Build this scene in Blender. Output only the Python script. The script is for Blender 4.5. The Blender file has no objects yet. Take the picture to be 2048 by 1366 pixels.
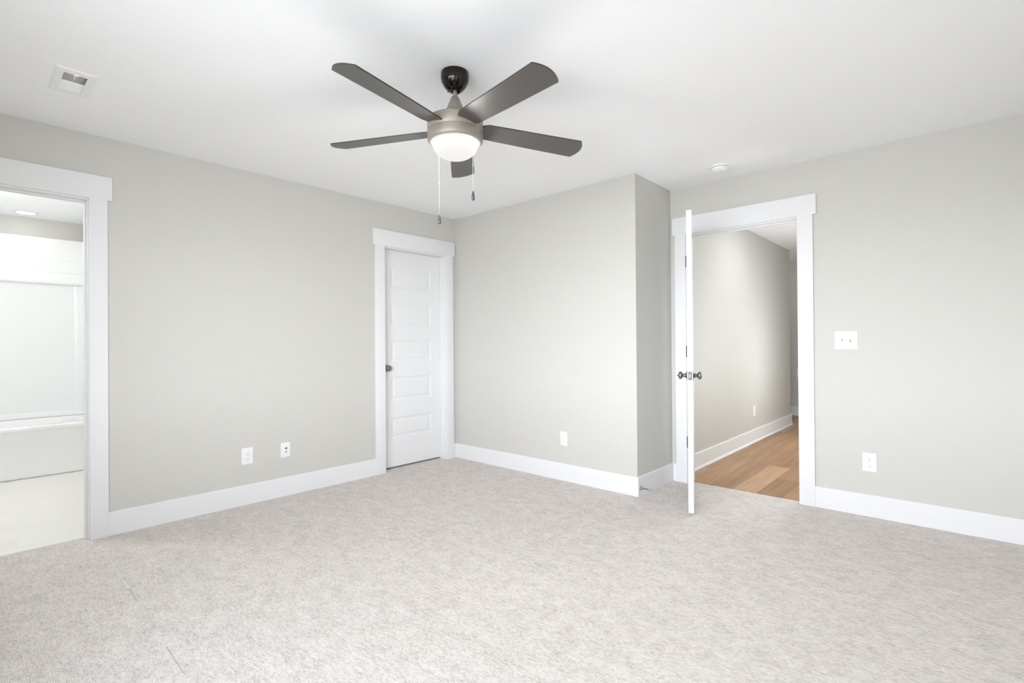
import bpy, bmesh, math, random
from mathutils import Vector, Matrix

sc = bpy.context.scene
COL = sc.collection
R = math.radians

# ------------------------------------------------------------------ camera
H = 2.44                      # ceiling height
A, B = 2.0548, 0.6057         # outside corner of the back wall, depth of the alcove
CAM = Vector((3.91486, -3.44607, 1.15665))
yaw, pitch, roll = 0.737071, 0.0045022, -0.0072445
fw = Vector((-math.sin(yaw) * math.cos(pitch), math.cos(yaw) * math.cos(pitch), math.sin(pitch)))
rt = Vector((math.cos(yaw), math.sin(yaw), 0))
up = rt.cross(fw)
rt, up = rt * math.cos(roll) + up * math.sin(roll), up * math.cos(roll) - rt * math.sin(roll)
cd = bpy.data.cameras.new('camera')
cam = bpy.data.objects.new('camera', cd)
COL.objects.link(cam)
cam.matrix_world = Matrix(((rt.x, up.x, -fw.x, CAM.x), (rt.y, up.y, -fw.y, CAM.y), (rt.z, up.z, -fw.z, CAM.z), (0, 0, 0, 1)))
cd.sensor_fit = 'HORIZONTAL'
cd.sensor_width = 36
cd.lens = 36 * 1007.0713 / 2048
cd.clip_start = 0.02
sc.camera = cam

# ------------------------------------------------------------------ world, lights, exposure
sc.view_settings.view_transform = 'Standard'
sc.view_settings.look = 'None'
sc.view_settings.gamma = 1
sc.view_settings.use_curve_mapping = False
sc.view_settings.exposure = 0.20
sc.cycles.max_bounces = 16
sc.cycles.diffuse_bounces = 10
sc.cycles.sample_clamp_indirect = 6

w = bpy.data.worlds.new('world')
sc.world = w
w.use_nodes = True
nt = w.node_tree
bg = nt.nodes['Background']
tc = nt.nodes.new('ShaderNodeTexCoord')
sx = nt.nodes.new('ShaderNodeSeparateXYZ')
rp = nt.nodes.new('ShaderNodeValToRGB')
nt.links.new(tc.outputs['Generated'], sx.inputs[0])
mr = nt.nodes.new('ShaderNodeMapRange')
mr.inputs[1].default_value = -1
mr.inputs[2].default_value = 1
nt.links.new(sx.outputs[2], mr.inputs[0])
nt.links.new(mr.outputs[0], rp.inputs[0])
e = rp.color_ramp.elements
e[0].position = 0.22
e[0].color = (0.13, 0.135, 0.14, 1)      # ground close to the house
e[1].position = 0.485
e[1].color = (0.55, 0.57, 0.605, 1)      # open ground further out
for pos, c_ in ((0.515, (0.98, 1.015, 1.075, 1)), (0.62, (0.86, 0.90, 0.975, 1)), (0.76, (0.36, 0.38, 0.41, 1)), (1.0, (0.25, 0.28, 0.33, 1))):   # hazy sky, brightest near the horizon
    k_ = e.new(pos)
    k_.color = c_
nt.links.new(rp.outputs[0], bg.inputs[0])
bg.inputs[1].default_value = 22.0

YB = -3.75
XR = 4.24
WIN = [(1.90, 3.90, 0.80, 2.10)]         # window of the wall behind the camera: x0, x1, z0, z1
WIS = []       # window of the side wall to the right of the camera: y0, y1, z0, z1
def portal(loc, rot, sx_, sy_):          # light portals in the window openings
    ld = bpy.data.lights.new('window_daylight', 'AREA')
    ld.shape = 'RECTANGLE'
    ld.size, ld.size_y = sx_, sy_
    ld.cycles.is_portal = True
    lo = bpy.data.objects.new('window_daylight', ld)
    COL.objects.link(lo)
    lo.location = loc
    lo.rotation_euler = rot
for (x0, x1, z0, z1) in WIN:
    portal(((x0 + x1) / 2, YB - 0.06, (z0 + z1) / 2), (R(90), 0, 0), x1 - x0, z1 - z0)
for (y0, y1, z0, z1) in WIS:
    portal((XR + 0.06, (y0 + y1) / 2, (z0 + z1) / 2), (R(90), 0, R(90)), y1 - y0, z1 - z0)

def lamp(name, loc, power, size, color=(1, 0.96, 0.9), spread=180):
    ld = bpy.data.lights.new(name, 'AREA')
    ld.shape = 'DISK'
    ld.size = size
    ld.energy = power
    ld.color = color
    ld.spread = R(spread)
    lo = bpy.data.objects.new(name, ld)
    COL.objects.link(lo)
    lo.location = loc
    return lo
def bulb(name, loc, power, radius, color=(1, 0.98, 0.96)):
    ld = bpy.data.lights.new(name, 'POINT')
    ld.energy = power
    ld.shadow_soft_size = radius
    ld.color = color
    lo = bpy.data.objects.new(name, ld)
    COL.objects.link(lo)
    lo.location = loc
lamp('bathroom_downlight', (-2.725, -3.005, H - 0.012), 0.3, 0.13, (1, 0.99, 0.98))
bulb('bathroom_fill_light', (-1.2, -3.85, 1.95), 34, 0.12, (0.96, 0.98, 1.0))  # added out of view to brighten bathroom ceiling and tub; no fixture modelled
lamp('hallway_ceiling_lamp', (2.85, 2.05, H - 0.02), 9.0, 0.6, (0.95, 0.98, 1.0))
bulb('hallway_fill_far', (3.08, 2.9, 0.95), 24, 0.2, (0.90, 0.95, 1.0))  # added fill, hidden beside the doorway, to even out the hallway wall
bulb('hallway_fill_near', (3.08, 1.25, 1.05), 16, 0.25, (0.90, 0.95, 1.0))  # second added fill out of view, lifts the lower hallway wall near the door
bulb('side_passage_fill', (1.2, 4.9, 2.1), 3, 0.1)  # unseen fill light for the passage and far wall, no fixture there

# ------------------------------------------------------------------ materials
def new_mat(name):
    m = bpy.data.materials.new(name)
    m.use_nodes = True
    return m, m.node_tree, m.node_tree.nodes['Principled BSDF']
def mat(name, col, rough=0.5, metal=0.0, spec=0.5, bump=None, coat=0.0):
    m, t, p = new_mat(name)
    p.inputs['Base Color'].default_value = (*col, 1)
    p.inputs['Roughness'].default_value = rough
    p.inputs['Metallic'].default_value = metal
    p.inputs['Specular IOR Level'].default_value = spec
    p.inputs['Coat Weight'].default_value = coat
    if bump:
        sc_, st = bump
        c = t.nodes.new('ShaderNodeTexCoord')
        n = t.nodes.new('ShaderNodeTexNoise')
        n.inputs['Scale'].default_value = sc_
        n.inputs['Detail'].default_value = 2
        b = t.nodes.new('ShaderNodeBump')
        b.inputs['Strength'].default_value = st
        b.inputs['Distance'].default_value = 0.001
        t.links.new(c.outputs['Object'], n.inputs['Vector'])
        t.links.new(n.outputs['Fac'], b.inputs['Height'])
        t.links.new(b.outputs[0], p.inputs['Normal'])
    return m
M = {}
M['wall'] = mat('greige_wall_paint', (0.588, 0.581, 0.547), 0.75, spec=0.25, bump=(260, 0.25))
M['ceiling'] = mat('flat_white_ceiling_paint', (0.905, 0.912, 0.925), 0.9, spec=0.2, bump=(200, 0.2))
M['trim'] = mat('semi_gloss_white_trim', (0.775, 0.778, 0.785), 0.62, spec=0.15)
M['door'] = mat('white_door_paint', (0.775, 0.777, 0.783), 0.62, spec=0.15)
M['plate'] = mat('white_plastic', (0.79, 0.79, 0.795), 0.5, spec=0.2)
M['dark'] = mat('dark_slot', (0.05, 0.05, 0.05), 0.6)
M['slot'] = mat('grey_slot', (0.36, 0.36, 0.36), 0.6)
M['tub'] = mat('white_acrylic', (0.88, 0.885, 0.885), 0.16, spec=0.5, coat=0.3)
M['pewter'] = mat('antique_nickel', (0.24, 0.235, 0.22), 0.38, metal=0.9)
M['latch'] = mat('bright_latch_metal', (0.62, 0.62, 0.61), 0.5, metal=0.3)
M['latch_plate'] = mat('grey_latch_plate', (0.20, 0.20, 0.197), 0.6, metal=0.3, spec=0.3)
M['hinge'] = mat('dark_hinge_metal', (0.06, 0.058, 0.055), 0.45, metal=0.7)
M['vent'] = mat('white_vent_enamel', (0.86, 0.86, 0.86), 0.5, spec=0.3)
M['duct'] = mat('galvanised_duct', (0.85, 0.85, 0.85), 0.7)
M['detector'] = mat('detector_plastic', (0.88, 0.88, 0.87), 0.5, spec=0.3)
M['fan_body'] = mat('brushed_nickel_paint', (0.30, 0.266, 0.228), 0.5, metal=0.4)
M['canopy'] = mat('polished_dark_canopy', (0.04, 0.036, 0.032), 0.14, metal=0.9)
M['blade'] = mat('satin_taupe_blade', (0.105, 0.098, 0.090), 0.36, metal=0.35, spec=0.5)
M['blade_edge'] = mat('dark_blade_edge', (0.035, 0.03, 0.028), 0.5)
M['chain'] = mat('pale_bead_chain', (0.62, 0.61, 0.59), 0.45, metal=0.3)
M['pull'] = mat('grey_pull', (0.10, 0.10, 0.10), 0.32, metal=0.5)

def emis(name, col, strength):
    m = bpy.data.materials.new(name)
    m.use_nodes = True
    t = m.node_tree
    t.nodes.clear()
    o = t.nodes.new('ShaderNodeOutputMaterial')
    em = t.nodes.new('ShaderNodeEmission')
    em.inputs[0].default_value = (*col, 1)
    em.inputs[1].default_value = strength
    t.links.new(em.outputs[0], o.inputs[0])
    return m, t, em
M['lens'] = emis('lit_downlight_lens', (1, 1, 1), 1.5)[0]
m, t, em = emis('lit_frosted_glass', (1.0, 0.975, 0.94), 1.0)
c = t.nodes.new('ShaderNodeTexCoord')
s = t.nodes.new('ShaderNodeSeparateXYZ')
ml = t.nodes.new('ShaderNodeMapRange')           # the bulbs sit near the rim: the bowl glows brighter there than at its tip
ml.inputs[1].default_value = -0.105
ml.inputs[2].default_value = -0.045
ml.inputs[3].default_value = 0.80
ml.inputs[4].default_value = 0.98
t.links.new(c.outputs['Object'], s.inputs[0])
t.links.new(s.outputs[2], ml.inputs[0])
t.links.new(ml.outputs[0], em.inputs[1])
M['bowl'] = m

def carpet():
    m, t, p = new_mat('textured_loop_carpet')
    N, L = t.nodes, t.links
    c = N.new('ShaderNodeTexCoord')
    def mapping(sx_, sy_):
        mp = N.new('ShaderNodeMapping')
        mp.inputs['Scale'].default_value = (sx_, sy_, 1)
        L.new(c.outputs['Object'], mp.inputs[0])
        return mp
    def noise(sx_, sy_, det=2, dist=0.0):
        mp = mapping(sx_, sy_)
        n = N.new('ShaderNodeTexNoise')
        n.inputs['Scale'].default_value = 1
        n.inputs['Detail'].default_value = det
        n.inputs['Distortion'].default_value = dist
        L.new(mp.outputs[0], n.inputs['Vector'])
        return n.outputs['Fac']
    def math_(op, a, b=None, c_=None):
        n = N.new('ShaderNodeMath')
        n.operation = op
        for i, v in enumerate((a, b, c_)):
            if v is None: continue
            if isinstance(v, (int, float)): n.inputs[i].default_value = v
            else: L.new(v, n.inputs[i])
        return n.outputs[0]
    sp = N.new('ShaderNodeSeparateXYZ')
    L.new(c.outputs['Object'], sp.inputs[0])
    X, Y = sp.outputs[0], sp.outputs[1]
    wob = noise(30, 50, 2)
    ph = math_('MULTIPLY_ADD', Y, 2 * math.pi / 0.0066, math_('MULTIPLY', wob, 6.5))
    rib = math_('MULTIPLY_ADD', math_('SINE', ph), 0.5, 0.5)
    loops = noise(70, 210, 3, 0.6)              # short loops laid along the ribs
    patch = noise(10, 14, 4, 0.4)               # flattened and raised clusters
    mid = noise(36, 80, 2, 1.2)
    big = noise(1.7, 2.2, 2)
    squig = noise(90, 170, 2, 1.6)
    def span_map(v_, lo, hi):
        k = N.new('ShaderNodeMapRange')
        k.inputs[1].default_value = lo
        k.inputs[2].default_value = hi
        L.new(v_, k.inputs[0])
        return k.outputs[0]
    dk = span_map(squig, 0.56, 0.72)            # dark gaps between loops
    pk = span_map(patch, 0.36, 0.64)
    mk = span_map(mid, 0.40, 0.62)
    v = math_('MULTIPLY', rib, math_('MULTIPLY_ADD', pk, -0.12, 0.26))
    v = math_('ADD', v, math_('MULTIPLY', loops, 0.70))
    v = math_('SUBTRACT', v, math_('MULTIPLY', pk, 0.06))
    v = math_('SUBTRACT', v, math_('MULTIPLY', mk, 0.23))
    v = math_('SUBTRACT', v, math_('MULTIPLY', math_('MULTIPLY', dk, math_('MULTIPLY_ADD', pk, 0.75, 0.25)), 0.32))
    v = math_('ADD', v, math_('MULTIPLY_ADD', big, 0.10, 0.07))
    # seam along y = -2.90 with two open stretches
    ds = math_('ABSOLUTE', math_('ADD', Y, math_('MULTIPLY_ADD', X, 0.014, 2.884)))
    def span(a0, a1):
        return math_('MULTIPLY', math_('GREATER_THAN', X, a0), math_('LESS_THAN', X, a1))
    seam = math_('MULTIPLY', math_('LESS_THAN', ds, math_('MULTIPLY_ADD', squig, 0.010, -0.0032)), math_('ADD', span(0.93, 1.10), span(1.62, 1.86)))
    line = math_('MULTIPLY', math_('LESS_THAN', ds, 0.0030), span(0.12, 0.93))
    v = math_('SUBTRACT', v, math_('MULTIPLY', seam, 0.40))
    v = math_('ADD', v, math_('MULTIPLY', line, 0.12))
    r = N.new('ShaderNodeValToRGB')
    r.color_ramp.elements[0].position = 0.0
    r.color_ramp.elements[0].color = (0.40, 0.362, 0.335, 1)
    r.color_ramp.elements[1].position = 0.72
    r.color_ramp.elements[1].color = (0.785, 0.742, 0.708, 1)
    k = r.color_ramp.elements.new(0.32)
    k.color = (0.605, 0.562, 0.529, 1)
    L.new(v, r.inputs[0])
    L.new(r.outputs[0], p.inputs['Base Color'])
    p.inputs['Roughness'].default_value = 1
    p.inputs['Specular IOR Level'].default_value = 0.05
    b = N.new('ShaderNodeBump')
    b.inputs['Strength'].default_value = 0.55
    b.inputs['Distance'].default_value = 0.004
    L.new(v, b.inputs['Height'])
    L.new(b.outputs[0], p.inputs['Normal'])
    return m
M['carpet'] = carpet()

def planks(name, cols, length, width, rough, var=0.5, seam=(0.55, 0.5, 0.45)):
    """long boards running along y"""
    m, t, p = new_mat(name)
    N, L = t.nodes, t.links
    c = N.new('ShaderNodeTexCoord')
    mp = N.new('ShaderNodeMapping')
    mp.inputs['Rotation'].default_value = (0, 0, R(90))
    L.new(c.outputs['Object'], mp.inputs[0])
    br = N.new('ShaderNodeTexBrick')
    br.inputs['Scale'].default_value = 1
    br.inputs['Brick Width'].default_value = length
    br.inputs['Row Height'].default_value = width
    br.inputs['Mortar Size'].default_value = 0.0009
    br.inputs['Mortar Smooth'].default_value = 0.2
    br.offset = 0.37
    br.inputs['Color1'].default_value = (0, 0, 0, 1)
    br.inputs['Color2'].default_value = (1, 1, 1, 1)
    br.inputs['Mortar'].default_value = (0.35, 0.35, 0.35, 1)
    L.new(mp.outputs[0], br.inputs['Vector'])
    # grain stretched along y, shifted per board
    m2 = N.new('ShaderNodeMapping')
    m2.inputs['Scale'].default_value = (26, 1.6, 1)
    L.new(c.outputs['Object'], m2.inputs[0])
    add = N.new('ShaderNodeVectorMath')
    add.operation = 'ADD'
    mul = N.new('ShaderNodeVectorMath')
    mul.operation = 'SCALE'
    mul.inputs['Scale'].default_value = 7
    L.new(br.outputs['Color'], mul.inputs[0])
    L.new(m2.outputs[0], add.inputs[0])
    L.new(mul.outputs[0], add.inputs[1])
    n = N.new('ShaderNodeTexNoise')
    n.inputs['Scale'].default_value = 1
    n.inputs['Detail'].default_value = 5
    n.inputs['Distortion'].default_value = 0.8
    L.new(add.outputs[0], n.inputs['Vector'])
    mx = N.new('ShaderNodeMix')
    mx.data_type = 'FLOAT'
    mx.inputs[0].default_value = var
    L.new(n.outputs['Fac'], mx.inputs[2])
    L.new(br.outputs['Color'], mx.inputs[3])
    r = N.new('ShaderNodeValToRGB')
    r.color_ramp.elements[0].position = 0.15
    r.color_ramp.elements[0].color = (*cols[0], 1)
    r.color_ramp.elements[1].position = 0.85
    r.color_ramp.elements[1].color = (*cols[1], 1)
    L.new(mx.outputs[0], r.inputs[0])
    dk = N.new('ShaderNodeMix')
    dk.data_type = 'RGBA'
    dk.inputs[7].default_value = (cols[0][0] * seam[0], cols[0][1] * seam[1], cols[0][2] * seam[2], 1)
    L.new(br.outputs['Fac'], dk.inputs[0])
    L.new(r.outputs[0], dk.inputs[6])
    L.new(dk.outputs[2], p.inputs['Base Color'])
    p.inputs['Roughness'].default_value = rough
    p.inputs['Specular IOR Level'].default_value = 0.35
    return m
M['wood'] = planks('oak_plank_floor', ((0.235, 0.125, 0.062), (0.58, 0.365, 0.215)), 1.22, 0.18, 0.42, 0.36)
M['bath_floor'] = planks('pale_vinyl_plank_floor', ((0.79, 0.775, 0.74), (0.87, 0.86, 0.83)), 1.22, 0.18, 0.35, 0.25, (0.94, 0.94, 0.93))

# ------------------------------------------------------------------ helpers
def box(bm, x0, x1, y0, y1, z0, z1, bevel=0.0, seg=2):
    x0, x1 = min(x0, x1), max(x0, x1)
    y0, y1 = min(y0, y1), max(y0, y1)
    z0, z1 = min(z0, z1), max(z0, z1)
    vs = [bm.verts.new(p) for p in ((x0, y0, z0), (x1, y0, z0), (x1, y1, z0), (x0, y1, z0), (x0, y0, z1), (x1, y0, z1), (x1, y1, z1), (x0, y1, z1))]
    fs = [bm.faces.new([vs[i] for i in f]) for f in ((0, 3, 2, 1), (4, 5, 6, 7), (0, 1, 5, 4), (1, 2, 6, 5), (2, 3, 7, 6), (3, 0, 4, 7))]
    if bevel:
        es = list({e for f in fs for e in f.edges})
        bmesh.ops.bevel(bm, geom=es, offset=bevel, segments=seg, affect='EDGES', profile=0.6)
def lathe(bm, prof, seg=48, mtx=None, cap=True):
    """profile of (radius, z) turned around z; end rings are capped"""
    rings = []
    for (r, z) in prof:
        if r < 1e-6:
            rings.append([bm.verts.new((0, 0, z))])
        else:
            rings.append([bm.verts.new((r * math.cos(2 * math.pi * i / seg), r * math.sin(2 * math.pi * i / seg), z)) for i in range(seg)])
    new = [v for q in rings for v in q]
    for a, b in zip(rings, rings[1:]):
        for i in range(seg):
            j = (i + 1) % seg
            if len(a) == 1 and len(b) == 1: continue
            if len(a) == 1: bm.faces.new((a[0], b[j], b[i]))
            elif len(b) == 1: bm.faces.new((a[i], a[j], b[0]))
            else: bm.faces.new((a[i], a[j], b[j], b[i]))
    if cap:
        for q in (rings[0], rings[-1]):
            if len(q) > 1:
                bm.faces.new(q)
    if mtx is not None:
        bmesh.ops.transform(bm, matrix=mtx, verts=new)
def prism(bm, pts, axis, a0, a1):
    """2-D outline swept along an axis: 'x' takes (y,z), 'y' takes (x,z), 'z' takes (x,y)"""
    def at(p, a):
        return {'x': (a, p[0], p[1]), 'y': (p[0], a, p[1]), 'z': (p[0], p[1], a)}[axis]
    lo = [bm.verts.new(at(p, a0)) for p in pts]
    hi = [bm.verts.new(at(p, a1)) for p in pts]
    n = len(pts)
    for i in range(n):
        j = (i + 1) % n
        bm.faces.new((lo[i], lo[j], hi[j], hi[i]))
    bm.faces.new(lo)
    bm.faces.new(hi)
def obj(name, bm, material, parent=None, smooth=None, off=None):
    """bmesh in world coordinates -> one mesh object; off is taken away so that the object sits at its parent's origin"""
    if off is not None:
        bmesh.ops.translate(bm, verts=bm.verts, vec=-Vector(off))
    bmesh.ops.recalc_face_normals(bm, faces=bm.faces)
    me = bpy.data.meshes.new(name)
    bm.to_mesh(me)
    bm.free()
    o = bpy.data.objects.new(name, me)
    COL.objects.link(o)
    me.materials.append(material)
    if smooth is not None:
        for p in me.polygons: p.use_smooth = True
        me.set_sharp_from_angle(angle=R(smooth))
    if parent: o.parent = parent
    return o
def bx(name, dims, material, parent=None, bevel=0.0, off=None):
    bm = bmesh.new()
    box(bm, *dims, bevel=bevel)
    return obj(name, bm, material, parent, off=off, smooth=30 if bevel else None)
def tag(o, label=None, cat=None, group=None, kind=None):
    if label: o['label'] = label
    if cat: o['category'] = cat
    if group: o['group'] = group
    if kind: o['kind'] = kind
    return o
def empty(name, loc, rotz=0.0):
    o = bpy.data.objects.new(name, None)
    COL.objects.link(o)
    o.location = loc
    o.rotation_euler = (0, 0, rotz)
    o.empty_display_size = 0.05
    return o
def struct(o, label=None):
    o['kind'] = 'structure'
    if label: o['label'] = label
    return o
def walls(name, boxes, material, label):
    bm = bmesh.new()
    for b in boxes: box(bm, *b)
    return struct(obj(name, bm, material), label)

# ------------------------------------------------------------------ room shell
T = 0.115
BO0, BO1 = -3.660, -2.902              # bathroom opening along y (rough, filled by jambs)
CO0, CO1 = -0.856, -0.128              # closet opening along y
HO0, HO1 = 2.190, 3.016                # hallway opening along x
OZ = 2.055
walls('wall_left', [(-T, 0, YB, BO0, 0, H), (-T, 0, BO0, BO1, OZ, H), (-T, 0, BO1, CO0, 0, H), (-T, 0, CO0, CO1, OZ, H), (-T, 0, CO1, 0.0, 0, H)],
      M['wall'], 'greige wall on the left with the bathroom opening and the closet door')
walls('wall_back', [(-T, A, 0.0, B, 0, H)], M['wall'], 'greige back wall ending in an outside corner')
walls('wall_right', [(A, HO0, B, B + T, 0, H), (HO0, HO1, B, B + T, OZ, H), (HO1, XR + T, B, B + T, 0, H)], M['wall'],
      'greige wall on the right with the doorway to the hallway')
sw_ = []
ys = [YB - T] + [v for q in WIS for v in q[:2]] + [B]
for i in range(0, len(ys) - 1, 2): sw_.append((XR, XR + T, ys[i], ys[i + 1], 0, H))
for (y0, y1, z0, z1) in WIS:
    sw_ += [(XR, XR + T, y0, y1, 0, z0), (XR, XR + T, y0, y1, z1, H)]
walls('wall_side', sw_, M['wall'], 'greige side wall with a window to the right of the camera')
bw = []
xs = [-T] + [v for q in WIN for v in q[:2]] + [XR]
for i in range(0, len(xs) - 1):
    if i % 2 == 0: bw.append((xs[i], xs[i + 1], YB - T, YB, 0, H))
for (x0, x1, z0, z1) in WIN:
    bw += [(x0, x1, YB - T, YB, 0, z0), (x0, x1, YB - T, YB, z1, H)]
walls('wall_front', bw, M['wall'], 'greige wall with two windows behind the camera')
def window(name, a0, a1, z0, z1, put):
    bm = bmesh.new()
    for d in ((a0, a0 + 0.03, z0, z1), (a1 - 0.03, a1, z0, z1), (a0 + 0.03, a1 - 0.03, z0, z0 + 0.03), (a0 + 0.03, a1 - 0.03, z1 - 0.03, z1), (a0 + 0.03, a1 - 0.03, (z0 + z1) / 2 - 0.02, (z0 + z1) / 2 + 0.02)):
        box(bm, *put(*d))
    struct(obj(name, bm, M['trim']), 'white window frame outside the view')
for (x0, x1, z0, z1) in WIN:
    window('window_1', x0, x1, z0, z1, lambda p, q, r, t: (p, q, YB - 0.10, YB - 0.07, r, t))
for (y0, y1, z0, z1) in WIS:
    window('window_2', y0, y1, z0, z1, lambda p, q, r, t: (XR + 0.07, XR + 0.10, p, q, r, t))

# bedroom ceiling, with the hole of the register
VX0, VX1, VY0, VY1 = 0.597, 0.811, -3.111, -3.025
walls('ceiling', [(-T, VX0, YB - T, B + T, H, H + 0.1), (VX1, XR + T, YB - T, B + T, H, H + 0.1), (VX0, VX1, YB - T, VY0, H, H + 0.1), (VX0, VX1, VY1, B + T, H, H + 0.1)],
      M['ceiling'], 'flat white bedroom ceiling')
bm = bmesh.new()
box(bm, -0.072, XR, YB, 0.0, -0.05, 0.0)
box(bm, A, XR, 0.0, 0.652, -0.05, 0.0)
struct(obj('floor', bm, M['carpet']), 'pale taupe loop carpet over the whole bedroom')

# ------------------------------------------------------------------ closet behind the closed door
walls('wall_closet', [(-0.9, -0.8, -1.3, 0.3, 0, H), (-0.8, -T, -1.3, -1.2, 0, H), (-0.8, -T, 0.2, 0.3, 0, H), (-0.8, -T, -1.2, 0.2, H, H + 0.1), (-0.8, -0.072, -1.2, 0.2, -0.05, -0.0005)], M['wall'], 'closet walls behind the closed door')

# ------------------------------------------------------------------ bathroom shell
BX, BY0, BY1 = -2.96, -4.15, -2.505
walls('wall_bathroom', [(BX - 0.1, BX, BY0 - 0.1, BY1 + 0.1, 0, H), (BX, -T, BY1, BY1 + 0.1, 0, H), (BX, 0.0, BY0 - 0.1, BY0, 0, H), (-T, 0, BY0, YB, 0, H)], M['wall'], 'greige bathroom walls')
walls('ceiling_bathroom', [(BX - 0.1, -T, BY0 - 0.1, BY1 + 0.1, H, H + 0.1)], M['ceiling'], 'white bathroom ceiling')
walls('floor_bathroom', [(BX, -0.072, BY0, BY1, -0.05, -0.002)], M['bath_floor'], 'pale plank floor of the bathroom')

# ------------------------------------------------------------------ hallway shell
HW = 2.055
walls('wall_hallway_left', [(HW - T, HW, B + T, 4.40, 0, H)], M['wall'], 'greige wall along the left of the hallway')
walls('wall_hallway_far', [(0.6, 3.5, 5.415, 5.53, 0, H)], M['wall'], 'greige wall at the far end of the hallway')
walls('wall_hallway_right', [(3.20, 3.315, B + T, 5.415, 0, H)], M['wall'], 'greige wall along the right of the hallway')
walls('wall_hallway_side', [(0.5, 0.6, 4.2, 5.53, 0, H), (0.6, HW - T, 4.20, 4.30, 0, H)], M['wall'], 'greige walls of the side passage off the hallway')
walls('ceiling_hallway', [(0.5, 3.315, B + T, 5.53, H, H + 0.1)], M['ceiling'], 'white hallway ceiling')
walls('floor_hallway', [(0.6, 3.20, 0.652, 5.415, -0.05, -0.001)], M['wood'], 'warm brown oak plank floor of the hallway')
# attic hatch: a flush panel in the hallway ceiling
hx = bmesh.new()
box(hx, 2.307, 2.95, 2.86, 4.15, H - 0.009, H, bevel=0.002)
struct(obj('trim_4', hx, M['ceiling']), 'flush white attic hatch panel in the hallway ceiling')

# ------------------------------------------------------------------ baseboards
BH, BT = 0.1438, 0.015
def base_prof(s):
    return [(0, 0), (s * BT, 0), (s * BT, BH - 0.004), (s * (BT - 0.004), BH), (0, BH)]
def baseboard(name, axis, pos, s, a0, a1, label, extra=()):
    bm = bmesh.new()
    for (q0, q1) in [(a0, a1)] + list(extra):
        prism(bm, [(pos + p[0], p[1]) for p in base_prof(s)], {'x': 'x', 'y': 'y'}[axis], q0, q1)
    return struct(obj(name, bm, M['trim']), label)
baseboard('baseboard_left', 'y', 0, 1, -2.826, -0.948, 'white baseboard along the left wall', extra=[(-0.041, 0.0)])
baseboard('baseboard_back', 'x', 0, -1, BT, A + BT, 'white baseboard along the back wall')
baseboard('baseboard_alcove', 'y', A, 1, 0.0, B, 'white baseboard on the short return wall')
baseboard('baseboard_right', 'x', B, -1, 3.108, XR, 'white baseboard along the right wall', extra=[(A + BT, 2.098)])
hb = empty('baseboard_hallway_left', (HW, 2.5, 0))
struct(hb, 'white baseboard with shoe molding along the hallway wall')
bm = bmesh.new()
prism(bm, [(HW + p[0], p[1]) for p in base_prof(1)], 'y', B + T, 4.40)
box(bm, HW - 0.05, HW + BT, 4.40, 4.40 + BT, 0, BH)
obj('board', bm, M['trim'], hb, off=hb.location)
bm = bmesh.new()
pr = [(HW + BT, 0)] + [(HW + BT + 0.015 * math.cos(a), 0.019 * math.sin(a)) for a in [R(k * 15) for k in range(7)]]
prism(bm, pr, 'y', B + T, 4.40 + BT)
obj('shoe_molding', bm, M['trim'], hb, smooth=40, off=hb.location)
hf = empty('baseboard_hallway_far', (1.9, 5.415, 0))
struct(hf, 'white baseboard at the far end of the hallway')
bm = bmesh.new()
prism(bm, [(5.415 + p[0], p[1]) for p in base_prof(-1)], 'x', 0.6, 3.2)
obj('board', bm, M['trim'], hf, off=hf.location)
bm = bmesh.new()
prism(bm, [(5.415 - BT, 0)] + [(5.415 - BT - 0.015 * math.cos(a), 0.019 * math.sin(a)) for a in [R(k * 15) for k in range(7)]], 'x', 0.6, 3.2)
obj('shoe_molding', bm, M['trim'], hf, smooth=40, off=hf.location)

# ------------------------------------------------------------------ door casings
CT, HT = 0.019, 0.019
def casing(name, along, pos, s, o0, o1, label, legs, head, jamb, stop_pos, floorz=0.0):
    """along 'y': opening in the plane x=pos; along 'x': opening in the plane y=pos. s: room side direction. legs: two (a0,a1); head: (a0,a1,z0,z1); jamb: inner (a0,a1,z)"""
    root = empty(name, (pos, (o0 + o1) / 2, 0) if along == 'y' else ((o0 + o1) / 2, pos, 0))
    struct(root, label)
    def d(a0, a1, t0, t1, z0, z1):
        return (pos + t0, pos + t1, a0, a1, z0, z1) if along == 'y' else (a0, a1, pos + t0, pos + t1, z0, z1)
    for (a0, a1) in legs:
        bx('side_casing', d(a0, a1, 0, s * CT, floorz, head[2]), M['trim'], root, bevel=0.0005, off=root.location)
    bx('head_casing', d(head[0], head[1], 0, s * HT, head[2], head[3]), M['trim'], root, bevel=0.0005, off=root.location)
    j0, j1, jz = jamb
    for (a0, a1) in ((o0, j0), (j1, o1)):
        bx('side_jamb', d(a0, a1, 0, -s * T, floorz, jz), M['trim'], root, off=root.location)
    bx('head_jamb', d(o0, o1, 0, -s * T, jz, OZ), M['trim'], root, off=root.location)
    if stop_pos:
        t0, t1 = stop_pos
        bm = bmesh.new()
        box(bm, *d(j0, j0 + 0.009, -s * t0, -s * t1, floorz, jz - 0.011), bevel=0.002)
        box(bm, *d(j1 - 0.009, j1, -s * t0, -s * t1, floorz, jz - 0.011), bevel=0.002)
        box(bm, *d(j0, j1, -s * t0, -s * t1, jz - 0.011, jz), bevel=0.002)
        obj('door_stop_strip', bm, M['trim'], root, off=root.location)
    return root
HZ0, HZ1 = 2.051, 2.193
casing('trim_1', 'y', 0, 1, BO0, BO1, 'white square casing around the bathroom opening', [(-2.915, -2.826), (-3.736, -3.647)], (-3.745, -2.803, HZ0, HZ1), (-3.641, -2.921, 2.040), (0.035, 0.072))
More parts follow.
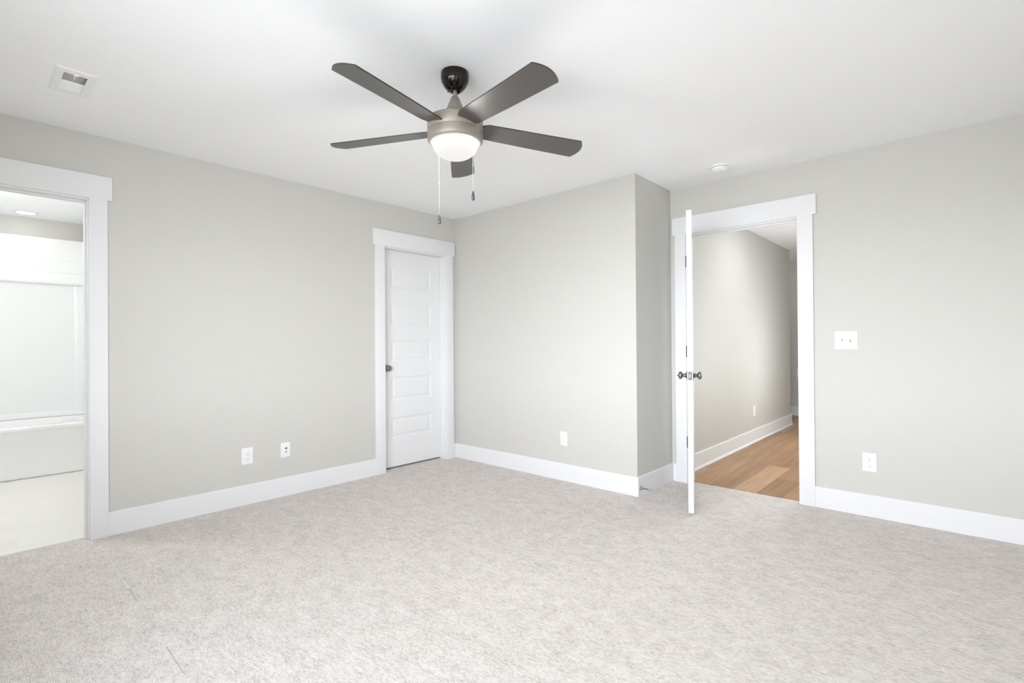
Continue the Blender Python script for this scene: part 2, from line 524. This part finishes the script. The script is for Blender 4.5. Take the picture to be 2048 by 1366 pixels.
casing('trim_2', 'y', 0, 1, CO0, CO1, 'white square casing around the closed closet door', [(-0.948, -0.852), (-0.132, -0.041)], (-0.969, -0.016, HZ0, HZ1), (-0.842, -0.140, 2.040), None)
t3 = casing('trim_3', 'x', B, -1, HO0, HO1, 'white square casing around the hallway doorway', [(2.098, 2.189), (3.010, 3.108)], (2.077, 3.129, HZ0, HZ1), (2.199, 3.006, 2.040), (0.038, 0.075))
bx('strike_plate', (3.0052, 3.0065, B - 0.018, B + 0.03, 0.905, 0.960), M['latch'], t3, off=t3.location)

# ------------------------------------------------------------------ doors
def panel_door(root, W, Ht, th, panels, p0, p1, parent_name='door_panel'):
    """slab in local coordinates: x 0..W along the door, y -th..0 thickness, z 0..Ht; recessed panels on both faces"""
    bm = bmesh.new()
    d = 0.007
    box(bm, 0, W, -th + d, -d, 0, Ht)
    zs = [0] + [z for p in panels for z in p] + [Ht]
    for (y0, y1, sgn) in ((-d, 0, 1), (-th, -th + d, -1)):
        box(bm, 0, p0, y0, y1, 0, Ht)
        box(bm, p1, W, y0, y1, 0, Ht)
        for i in range(0, len(zs), 2):
            box(bm, p0, p1, y0, y1, zs[i], zs[i + 1])
        for (za, zb) in panels:                     # sloped sticking and a raised field
            yo = 0 if sgn > 0 else -th
            yi = -d if sgn > 0 else -th + d
            s_ = 0.016
            o = [(p0, za), (p1, za), (p1, zb), (p0, zb)]
            i_ = [(p0 + s_, za + s_), (p1 - s_, za + s_), (p1 - s_, zb - s_), (p0 + s_, zb - s_)]
            vo = [bm.verts.new((q[0], yo, q[1])) for q in o]
            vi = [bm.verts.new((q[0], yi + sgn * 0.0004, q[1])) for q in i_]
            for k in range(4):
                bm.faces.new((vo[k], vo[(k + 1) % 4], vi[(k + 1) % 4], vi[k]))
            f0 = 0.030
            a_ = [(p0 + f0, za + f0), (p1 - f0, za + f0), (p1 - f0, zb - f0), (p0 + f0, zb - f0)]
            f1 = 0.042
            b_ = [(p0 + f1, za + f1), (p1 - f1, za + f1), (p1 - f1, zb - f1), (p0 + f1, zb - f1)]
            va = [bm.verts.new((q[0], yi + sgn * 0.0004, q[1])) for q in a_]
            vb = [bm.verts.new((q[0], yi + sgn * 0.0045, q[1])) for q in b_]
            for k in range(4):
                bm.faces.new((va[k], va[(k + 1) % 4], vb[(k + 1) % 4], vb[k]))
            bm.faces.new(vb)
    return obj(parent_name, bm, M['door'], root)
PAN = [(0.265, 0.462), (0.618, 0.843), (0.978, 1.188), (1.310, 1.530), (1.665, 1.880)]
KNOB = [(0.0, 0.0), (0.0325, 0.0), (0.0325, 0.0022), (0.0305, 0.0036), (0.022, 0.0052), (0.0165, 0.009), (0.0140, 0.015), (0.0130, 0.021), (0.0105, 0.0255),
        (0.0095, 0.0275), (0.0135, 0.030), (0.0205, 0.0335), (0.0255, 0.0385), (0.0268, 0.044), (0.0255, 0.0500), (0.0205, 0.0550), (0.012, 0.0580), (0.004, 0.0592), (0, 0.0592)]
def knob(root, x, y, z, sgn, pin=False):
    """turned knob standing off the face y, along +-y"""
    q = Matrix.Translation((x, y, z)) @ Matrix.Rotation(R(-90) if sgn > 0 else R(90), 4, 'X')
    bm = bmesh.new()
    lathe(bm, KNOB[9:], 40, q)
    k = obj('door_knob', bm, M['pewter'], root, smooth=50)
    bm = bmesh.new()
    lathe(bm, KNOB[:10], 40, q)
    obj('rosette', bm, M['pewter'], k, smooth=50)
    if pin:
        bm = bmesh.new()
        lathe(bm, [(0, 0.058), (0.007, 0.0588), (0.0042, 0.062), (0.0024, 0.0680), (0, 0.069)], 20, q)
        obj('lock_button', bm, M['pewter'], k, smooth=40)
# closed closet door: local x runs along world +y from the latch side
d1 = empty('door_1', (-0.080, -0.840, 0.014), R(90))
# local y- faces the room (world +x), so the slab is shifted back by its thickness
struct(d1, 'closed white five-panel closet door with a dark knob')
d1['category'] = 'door'
slab = panel_door(d1, 0.698, 2.0245, 0.035, PAN, 0.112, 0.586)
slab.location = (0, 0.035, 0)
knob(d1, 0.062, 0.0, 0.925, -1)
# open hallway door
ANG = R(23.0)
d2 = empty('door_2', (2.1995, 0.5845, 0.018), ANG - R(90))
struct(d2, 'white door standing open into the bedroom, seen edge-on')
d2['category'] = 'door'
s2 = panel_door(d2, 0.812, 2.024, 0.035, PAN, 0.115, 0.697)
s2.location = (0.004, 0.035, 0)
s2.name = 'door_panel'
bk = 0.004 + 0.812 - 0.062
knob(d2, bk, 0.0, 0.915, -1, pin=True)
knob(d2, bk, 0.035, 0.915, 1)
bm = bmesh.new()
box(bm, 0.8155, 0.8172, 0.0055, 0.0295, 0.915 - 0.0285, 0.915 + 0.0285, bevel=0.0006)
lp = obj('latch_plate', bm, M['latch_plate'], d2)
bm = bmesh.new()
prism(bm, [(0.816, 0.0115), (0.816, 0.0235), (0.819, 0.0235), (0.828, 0.014), (0.828, 0.0115)], 'z', 0.915 - 0.0105, 0.915 + 0.0105)
obj('latch_bolt', bm, M['latch'], lp)
for hz in (0.338, 1.083, 1.824):
    bm = bmesh.new()
    hl = 0.0445
    lathe(bm, [(0.0, -hl - 0.003), (0.003, -hl - 0.0015), (0.0044, -hl), (0.0044, hl), (0.003, hl + 0.0015), (0, hl + 0.003)], 16, Matrix.Translation((-0.001, -0.0042, hz - 0.018)))
    hg = obj('hinge', bm, M['hinge'], d2, smooth=40)
    bm = bmesh.new()
    box(bm, 0.0005, 0.0038, 0.002, 0.030, hz - 0.018 - hl, hz - 0.018 + hl)
    obj('hinge_leaf', bm, M['hinge'], hg)

# ------------------------------------------------------------------ ceiling fan
FC = Vector((2.1213, -1.8592, H))
fan = empty('ceiling_fan', FC)
tag(fan, 'five-blade taupe ceiling fan with a lit bowl hanging from the ceiling', 'ceiling fan')
def fz(z): return z - H
def flathe(name, prof, m, parent=fan, seg=72, smooth=35):
    bm = bmesh.new()
    lathe(bm, [(r, fz(z)) for (r, z) in prof], seg)
    return obj(name, bm, m, parent, smooth=smooth)
can = flathe('canopy', [(0, H), (0.0655, H), (0.0665, H - 0.002), (0.0665, 2.416), (0.065, 2.402), (0.060, 2.389), (0.051, 2.375), (0.041, 2.363), (0.032, 2.356), (0.026, 2.353), (0.017, 2.353), (0.0165, 2.358), (0, 2.358)], M['canopy'])
for k in range(4):
    bm = bmesh.new()
    a = R(25 + 90 * k)
    lathe(bm, [(0, -0.0035), (0.0028, -0.003), (0.0034, 0.0), (0, 0.001)], 12, Matrix.Translation((0.036 * math.cos(a), 0.036 * math.sin(a), fz(2.3588))))
    obj('canopy_screw', bm, M['dark'], can)
flathe('downrod', [(0, 2.358), (0.0102, 2.358), (0.0102, 2.322), (0, 2.322)], M['fan_body'], seg=32)
flathe('downrod_cover', [(0, 2.327), (0.0155, 2.327), (0.0185, 2.323), (0.0215, 2.316), (0.0335, 2.286), (0.046, 2.254), (0, 2.254)], M['fan_body'], seg=56)
mh = flathe('motor_housing', [(0, 2.256), (0.046, 2.256), (0.060, 2.2475), (0.092, 2.232), (0.112, 2.222), (0.1165, 2.2165), (0.1185, 2.2155), (0.125, 2.2155), (0.1295, 2.2125), (0.1312, 2.207), (0.1312, 2.1605), (0.1304, 2.1590), (0.1300, 2.1575), (0, 2.1575)], M['fan_body'])
lk = flathe('light_kit', [(0, 2.1575), (0.1290, 2.1575), (0.1308, 2.1560), (0.1312, 2.154), (0.1312, 2.128), (0.1305, 2.120), (0.1275, 2.1125), (0.122, 2.1075), (0.1165, 2.1055), (0.1105, 2.1055), (0.1095, 2.108), (0, 2.110)], M['fan_body'])
bowl = [(0.1085, 2.1090)]
for k in range(0, 19):
    a = R(90 * k / 18)
    bowl.append((0.1085 * math.cos(a) ** 0.9 if k < 18 else 0.0, 2.1055 - 0.074 * math.sin(a)))
bowl_o = flathe('glass_bowl', bowl, M['bowl'], smooth=80)
bowl_o.location = (0, 0, fz(2.1055) + 0.0)
# keep the bowl's own origin at its rim so the glow follows the bowl
for v in bowl_o.data.vertices: v.co.z -= fz(2.1055)
ml.inputs[1].default_value = -0.072
ml.inputs[2].default_value = -0.004

bowl_o.visible_shadow = False            # frosted glass: the bulb's light passes through it
bulb('fan_lamp_bulb', (FC.x, FC.y, 2.050), 9, 0.06, (1, 0.98, 0.95))

# blades
TH0 = 1.7177 + math.pi
PHI = 0.201
ZB = 2.1701
DROOP = [0.009, 0.001, -0.0095, 0.0, -0.005]
def blade_outline():
    # (radius, side); side + is the leading side towards s=+0.0688
    pts = [(0.108, 0.052), (0.128, 0.066), (0.150, 0.0745), (0.20, 0.0745), (0.35, 0.0725), (0.50, 0.0705), (0.630, 0.0692)]
    tip = []
    n = 14
    for k in range(n + 1):
        u = k / n
        s_ = 0.0688 - u * 0.1376
        r_ = 0.636 + 0.026 * (1 - (2 * u - 1) ** 2)
        tip.append((r_, s_))
    low = [(0.630, -0.0688), (0.50, -0.0610), (0.35, -0.0515), (0.20, -0.0405), (0.150, -0.0365), (0.128, -0.030), (0.108, -0.018)]
    return pts + tip + low
for i in range(5):
    th = TH0 + i * 2 * math.pi / 5
    er = Vector((math.cos(th), math.sin(th), DROOP[i] / 0.6)).normalized()
    et = Vector((math.sin(th) * math.cos(PHI), -math.cos(th) * math.cos(PHI), math.sin(PHI)))
    et = (et - er * et.dot(er)).normalized()
    nn = er.cross(et)
    if nn.z > 0: nn = -nn                # nn points down
    mtx = Matrix(((er.x, et.x, nn.x, 0), (er.y, et.y, nn.y, 0), (er.z, et.z, nn.z, fz(ZB)), (0, 0, 0, 1)))
    out = blade_outline()
    bm = bmesh.new()
    prism(bm, out, 'z', -0.0042, 0.0016)
    bmesh.ops.recalc_face_normals(bm, faces=bm.faces)
    bmesh.ops.transform(bm, matrix=mtx, verts=bm.verts)
    bl = obj('blade', bm, M['blade'], fan)
    bl.data.materials.append(M['blade_edge'])
    for p in bl.data.polygons:
        if p.normal.dot(nn) < 0.5: p.material_index = 1     # dark top and edge
# pull chains
def chain(x, y, z0, zc, z1, pull_len, cap):
    """thin cord from z0 to zc, beads to z1, then the pull; coordinates relative to the fan"""
    r = bmesh.new()
    q = Matrix.Translation((x, y, 0))
    lathe(r, [(0, fz(z0)), (0.00055, fz(z0)), (0.00055, fz(zc)), (0, fz(zc))], 8, q)
    lathe(r, [(0, fz(zc) + 0.004), (0.0016, fz(zc) + 0.002), (0.0016, fz(zc) - 0.003), (0, fz(zc) - 0.005)], 8, q)
    z = zc - 0.006
    while z > z1 + 0.002:
        lathe(r, [(0, fz(z) + 0.0012), (0.0009, fz(z) + 0.0005), (0.0009, fz(z) - 0.0005), (0, fz(z) - 0.0012)], 6, q)
        z -= 0.0032
    lathe(r, [(0, fz(zc)), (0.0004, fz(zc)), (0.0004, fz(z1)), (0, fz(z1))], 6, q)
    ch = obj('pull_chain', r, M['chain'], fan, smooth=50)
    r = bmesh.new()
    L_ = pull_len
    lathe(r, [(0, fz(z1) + 0.001), (0.0022, fz(z1)), (0.0045, fz(z1) - L_ * 0.2), (0.0068, fz(z1) - L_ * 0.5), (0.0076, fz(z1) - L_ * 0.75), (0.0066, fz(z1) - L_ * 0.9), (0.0035, fz(z1) - L_ * 0.985), (0, fz(z1) - L_)], 24, q)
    obj('pull', r, M['pull'], ch, smooth=60)
vd = Vector((FC.x - CAM.x, FC.y - CAM.y, 0)).normalized()
vr = Vector((vd.y, -vd.x, 0))
p = vr * 0.079 - vd * 0.092
CH1 = (p.x, p.y)
chain(p.x, p.y, 2.108, 1.975, 1.858, 0.046, True)
p = -vr * 0.080 + vd * 0.092
chain(p.x, p.y, 2.108, 1.945, 1.792, 0.048, True)

# ------------------------------------------------------------------ ceiling register
vent = empty('ceiling_vent', ((VX0 + VX1) / 2, (VY0 + VY1) / 2, H))
tag(vent, 'small white rectangular air register in the ceiling, half its louvers dark', 'air vent')
VO = vent.location
X0, X1, Y0, Y1 = 0.556, 0.858, -3.143, -2.993
bm = bmesh.new()
def ring(x0, x1, y0, y1, z): return [(x0, y0, z), (x1, y0, z), (x1, y1, z), (x0, y1, z)]
rings = [ring(X0, X1, Y0, Y1, H), ring(X0 + 0.001, X1 - 0.001, Y0 + 0.001, Y1 - 0.001, H - 0.003), ring(X0 + 0.010, X1 - 0.010, Y0 + 0.010, Y1 - 0.010, H - 0.0055),
         ring(VX0, VX1, VY0, VY1, H - 0.0055), ring(VX0, VX1, VY0, VY1, H + 0.03)]
rv = [[bm.verts.new(p) for p in q] for q in rings]
for a, b in zip(rv, rv[1:]):
    for k in range(4):
        bm.faces.new((a[k], a[(k + 1) % 4], b[(k + 1) % 4], b[k]))
obj('frame', bm, M['vent'], vent, off=VO)
bm = bmesh.new()
box(bm, VX0 - 0.002, VX1 + 0.002, VY0 - 0.002, VY1 + 0.002, H + 0.0235, H + 0.030)
obj('damper', bm, M['duct'], vent, off=VO)
xm = 0.703
for k in range(20):
    bm = bmesh.new()
    if k < 10:                       # bank whose slots open towards the camera
        xc = xm + 0.0052 + k * 0.0108
        tilt = R(-24)
        ln = 0.0125
    else:
        xc = VX0 + 0.0052 + (k - 10) * 0.0106
        tilt = R(32)
        ln = 0.0145
    box(bm, -ln / 2, ln / 2, VY0, VY1, -0.0004, 0.0004)
    bmesh.ops.transform(bm, matrix=Matrix.Translation((xc, 0, H + 0.001)) @ Matrix.Rotation(tilt * -1, 4, 'Y'), verts=bm.verts)
    obj('louver', bm, M['vent'], vent, off=VO)
bm = bmesh.new()
box(bm, 0.770, 0.818, -3.072, -3.068, H - 0.011, H - 0.0075, bevel=0.0008)
box(bm, 0.808, 0.820, -3.077, -3.060, H - 0.011, H - 0.005, bevel=0.001)
obj('damper_lever', bm, M['vent'], vent, off=VO)

# ------------------------------------------------------------------ smoke detector
sd = empty('smoke_detector', (2.577, 0.292, H))
tag(sd, 'round white smoke detector on the ceiling above the open door', 'smoke detector')
bm = bmesh.new()
lathe(bm, [(0, 0), (0.063, 0), (0.063, -0.010), (0.061, -0.012), (0, -0.012)], 48)
obj('base_plate', bm, M['detector'], sd, smooth=40)
bm = bmesh.new()
lathe(bm, [(0, -0.012), (0.053, -0.012), (0.053, -0.0155), (0, -0.0155)], 48)
obj('vent_gap', bm, M['slot'], sd, smooth=40)
bm = bmesh.new()
lathe(bm, [(0, -0.0155), (0.058, -0.0155), (0.0585, -0.018), (0.056, -0.025), (0.049, -0.031), (0.036, -0.035), (0, -0.0365)], 48)
cv = obj('cover', bm, M['detector'], sd, smooth=40)
bm = bmesh.new()
lathe(bm, [(0, -0.034), (0.007, -0.034), (0.006, -0.0385), (0, -0.039)], 20, Matrix.Translation((0.018, -0.022, 0.0)))
obj('test_button', bm, M['detector'], cv, smooth=40)

# ------------------------------------------------------------------ wall plates. local frame: x across, y out of the wall (towards -y local), z up
def plate_root(name, loc, face, label, cat, group=None):
    """face: 'x' looks along +x, 'y' looks along -y"""
    o = empty(name, loc, R(90) if face == 'x' else 0)
    return tag(o, label, cat, group)
def plate(root, w_, h_):
    bm = bmesh.new()
    o = [(-w_ / 2, -h_ / 2), (w_ / 2, -h_ / 2), (w_ / 2, h_ / 2), (-w_ / 2, h_ / 2)]
    def rr(ins, y, r_=0.004):
        pts = []
        for (cx_, cz_, a0) in ((w_ / 2 - ins - r_, h_ / 2 - ins - r_, 0), (-w_ / 2 + ins + r_, h_ / 2 - ins - r_, 90), (-w_ / 2 + ins + r_, -h_ / 2 + ins + r_, 180), (w_ / 2 - ins - r_, -h_ / 2 + ins + r_, 270)):
            for k in range(5):
                a = R(a0 + 22.5 * k)
                pts.append(bm.verts.new((cx_ + r_ * math.cos(a), y, cz_ + r_ * math.sin(a))))
        return pts
    rs = [rr(0, 0), rr(0, -0.0035), rr(0.0035, -0.006)]
    for a, b in zip(rs, rs[1:]):
        n = len(a)
        for k in range(n): bm.faces.new((a[k], a[(k + 1) % n], b[(k + 1) % n], b[k]))
    bm.faces.new(rs[0])
    bm.faces.new(rs[-1])
    return obj('cover_plate', bm, M['plate'], root, smooth=30)
def disc_y(bm, cx_, cz_, r_, y0, y1, seg=24, flat=0.0):
    pts = []
    for k in range(seg):
        a = 2 * math.pi * k / seg
        pts.append((cx_ + max(-r_ * 0.92, min(r_ * 0.92, r_ * math.cos(a))), cz_ + max(-r_ * (1 - flat), min(r_ * (1 - flat), r_ * math.sin(a)))))
    prism(bm, pts, 'y', y0, y1)
def outlet(name, loc, face, w_, h_, label, group):
    o = plate_root(name, loc, face, label, 'outlet', group)
    plate(o, w_, h_)
    for sz in (1, -1):
        cz = sz * 0.0195
        bm = bmesh.new()
        disc_y(bm, 0, cz, 0.0172, -0.0045, -0.0078, flat=0.22)
        rc = obj('receptacle', bm, M['plate'], o)
        for (px, pw, pz, ph) in ((-0.0064, 0.0009, 0.004, 0.0036), (0.0064, 0.0009, 0.004, 0.0030)):
            bm = bmesh.new()
            box(bm, px - pw, px + pw, -0.0081, -0.007, cz + pz - ph, cz + pz + ph)
            obj('slot', bm, M['slot'], rc)
        bm = bmesh.new()
        disc_y(bm, 0, cz - 0.0078, 0.0029, -0.0081, -0.007, 14)
        obj('ground_hole', bm, M['dark'], rc)
    bm = bmesh.new()
    disc_y(bm, 0, 0, 0.0028, -0.0065, -0.0045, 14)
    obj('screw', bm, M['plate'], o)
    return o
OG = 'duplex outlets low on the walls'
outlet('wall_outlet', (0, -2.022, 0.3495), 'x', 0.079, 0.121, 'white duplex outlet on the left wall, nearer the bathroom opening', OG)
outlet('wall_outlet', (1.371, 0, 0.351), 'y', 0.073, 0.119, 'white outlet low on the back wall near its outside corner', OG)
outlet('wall_outlet', (3.4215, B, 0.356), 'y', 0.079, 0.122, 'white outlet low on the right wall below the light switch', OG)
outlet('wall_outlet', (HW, 2.790, 0.356), 'x', 0.073, 0.118, 'white outlet low on the hallway wall beyond the doorway', OG)
cp = plate_root('cable_plate', (0, -1.7445, 0.350), 'x', 'white cable and data jack plate on the left wall nearer the closet door', 'wall plate')
plate(cp, 0.073, 0.115)
bm = bmesh.new()
lathe(bm, [(0, 0), (0.0085, 0), (0.0085, 0.004), (0.006, 0.006), (0, 0.006)], 6, Matrix.Translation((0.002, -0.0055, 0.014)) @ Matrix.Rotation(R(90), 4, 'X'))
j1 = obj('coax_jack', bm, M['pewter'], cp)
bm = bmesh.new()
prism(bm, [(-0.0075, -0.006), (0.0065, -0.006), (0.0065, 0.002), (0.003, 0.006), (-0.003, 0.006), (-0.0075, 0.002)], 'y', -0.0072, -0.005)
dj = obj('data_jack', bm, M['slot'], cp)
dj.location = (0.001, 0, -0.014)
sw = plate_root('light_switch', (3.298, B, 1.1635), 'y', 'white double toggle light switch on the right wall beside the doorway', 'light switch')
plate(sw, 0.132, 0.125)
for k, sx_ in enumerate((-0.023, 0.023)):
    bm = bmesh.new()
    box(bm, sx_ - 0.005, sx_ + 0.005, -0.0068, -0.005, -0.012, 0.012)
    obj('toggle_slot', bm, M['slot'], sw)
    bm = bmesh.new()
    box(bm, sx_ - 0.0042, sx_ + 0.0042, -0.018, -0.005, -0.005, 0.005, bevel=0.001)
    bmesh.ops.transform(bm, matrix=Matrix.Translation((0, 0, 0.003 if k else -0.003)) @ Matrix.Rotation(R(18 if k == 0 else -18), 4, 'X'), verts=bm.verts)
    obj('toggle', bm, M['plate'], sw)
    for sz in (0.030, -0.030):
        bm = bmesh.new()
        disc_y(bm, sx_, sz, 0.0026, -0.0066, -0.005, 12)
        obj('screw', bm, M['plate'], sw)

# ------------------------------------------------------------------ door stop on the return wall's baseboard
ds = empty('door_stop', (A + BT, 0.018, 0.062))
tag(ds, 'small grey rigid door stop on the short return wall baseboard', 'door stop')
q = Matrix.Rotation(R(90), 4, 'Y')
bm = bmesh.new()
lathe(bm, [(0, 0), (0.0135, 0), (0.0130, 0.004), (0.009, 0.012), (0.0055, 0.022), (0.0042, 0.034), (0.0042, 0.060), (0.0055, 0.066), (0, 0.066)], 28, q)
obj('post', bm, M['pewter'], ds, smooth=50)
bm = bmesh.new()
lathe(bm, [(0, 0.065), (0.0075, 0.065), (0.0085, 0.069), (0.0085, 0.077), (0.0072, 0.080), (0, 0.080)], 28, q)
obj('rubber_tip', bm, M['slot'], ds, smooth=40)

# ------------------------------------------------------------------ bathtub and surround
TX = -2.235                       # front of the apron
TY0, TY1 = -4.13, -2.53
tub = empty('bathtub', ((TX + BX) / 2, (TY0 + TY1) / 2, 0))
tag(tub, 'white alcove bathtub with a plain apron beyond the bathroom opening', 'bathtub')
bm = bmesh.new()
prism(bm, [(TX - 0.012, 0), (TX, 0.012), (TX + 0.002, 0.05), (TX - 0.004, 0.40), (TX + 0.006, 0.415), (TX + 0.010, 0.430), (TX + 0.008, 0.446), (TX - 0.004, 0.456), (TX - 0.03, 0.456), (TX - 0.03, 0)], 'y', TY0, TY1)
obj('apron', bm, M['tub'], tub, smooth=40, off=tub.location)
bm = bmesh.new()
# rim and basin as nested rounded rings
def rr(x0, x1, y0, y1, z, r_):
    pts = []
    for (cx_, cy_, a0) in ((x1 - r_, y1 - r_, 0), (x0 + r_, y1 - r_, 90), (x0 + r_, y0 + r_, 180), (x1 - r_, y0 + r_, 270)):
        for k in range(7):
            a = R(a0 + 15 * k)
            pts.append((cx_ + r_ * math.cos(a), cy_ + r_ * math.sin(a), z))
    return [bm.verts.new(p) for p in pts]
x0, x1 = BX + 0.004, TX - 0.028
rs = [rr(x0, x1, TY0, TY1, 0.456, 0.004), rr(x0 + 0.07, x1 - 0.05, TY0 + 0.08, TY1 - 0.08, 0.456, 0.12), rr(x0 + 0.085, x1 - 0.065, TY0 + 0.10, TY1 - 0.10, 0.44, 0.12),
      rr(x0 + 0.12, x1 - 0.10, TY0 + 0.2, TY1 - 0.14, 0.12, 0.12), rr(x0 + 0.16, x1 - 0.14, TY0 + 0.25, TY1 - 0.20, 0.09, 0.10)]
for a, b in zip(rs, rs[1:]):
    n = len(a)
    for k in range(n): bm.faces.new((a[k], a[(k + 1) % n], b[(k + 1) % n], b[k]))
bm.faces.new(rs[-1])
obj('basin', bm, M['tub'], tub, smooth=40, off=tub.location)

sur = empty('shower_surround', (BX, (TY0 + TY1) / 2, 0.458))
tag(sur, 'glossy white shower surround with a molded shelf above the bathtub', 'shower surround')
SO = sur.location
# back panel: profile (x,z) swept along y. lower field, shelf step at 1.79-1.905, tiled upper field to 2.25
bm = bmesh.new()
XB = BX + 0.002
prof = [(XB, 0.458), (XB + 0.060, 0.458), (XB + 0.066, 0.470), (XB + 0.062, 0.490), (XB + 0.034, 0.500), (XB + 0.026, 0.510), (XB + 0.024, 1.765), (XB + 0.030, 1.782), (XB + 0.075, 1.792), (XB + 0.083, 1.800), (XB + 0.083, 1.808),
        (XB + 0.076, 1.816), (XB + 0.070, 1.890), (XB + 0.066, 1.902), (XB + 0.056, 1.910), (XB + 0.042, 1.912), (XB + 0.040, 2.036), (XB + 0.038, 2.038), (XB + 0.040, 2.040), (XB + 0.040, 2.240), (XB + 0.034, 2.250), (XB, 2.250)]
prism(bm, prof, 'y', TY0, TY1)
obj('back_panel', bm, M['tub'], sur, smooth=35, off=SO)
for (ya, yb, s_) in ((TY1, TY1 - 0.022, -1), (TY0, TY0 + 0.022, 1)):
    bm = bmesh.new()
    box(bm, XB + 0.045, TX + 0.02, ya, yb, 0.458, 2.25, bevel=0.004)
    # rounded inner corner
    pts = [(XB + 0.022, ya)] + [(XB + 0.09 - 0.068 * math.sin(R(90 - k * 15)), yb + s_ * (0.068 - 0.068 * math.cos(R(90 - k * 15))) ) for k in range(7)] + [(XB + 0.09, ya)]
    prism(bm, pts, 'z', 0.50, 2.25)
    obj('end_panel', bm, M['tub'], sur, smooth=40, off=SO)
bm = bmesh.new()
# molded frame line at the right end of the lower field
prism(bm, [(XB + 0.020, TY1 - 0.115), (XB + 0.031, TY1 - 0.105), (XB + 0.034, TY1 - 0.085), (XB + 0.034, TY1 - 0.02), (XB + 0.020, TY1 - 0.02)], 'z', 0.51, 1.78)
obj('corner_column', bm, M['tub'], sur, smooth=40, off=SO)

rl = empty('recessed_light', (-2.725, -3.005, H))
tag(rl, 'lit round recessed light in the bathroom ceiling above the bathtub', 'ceiling light')
bm = bmesh.new()
lathe(bm, [(0.070, 0), (0.090, 0), (0.090, -0.003), (0.072, -0.006), (0.070, -0.004)], 48, cap=False)
obj('trim_ring', bm, M['plate'], rl, smooth=40)
bm = bmesh.new()
lathe(bm, [(0, -0.002), (0.071, -0.002), (0.071, -0.0045), (0, -0.0045)], 48)
obj('lens', bm, M['lens'], rl)
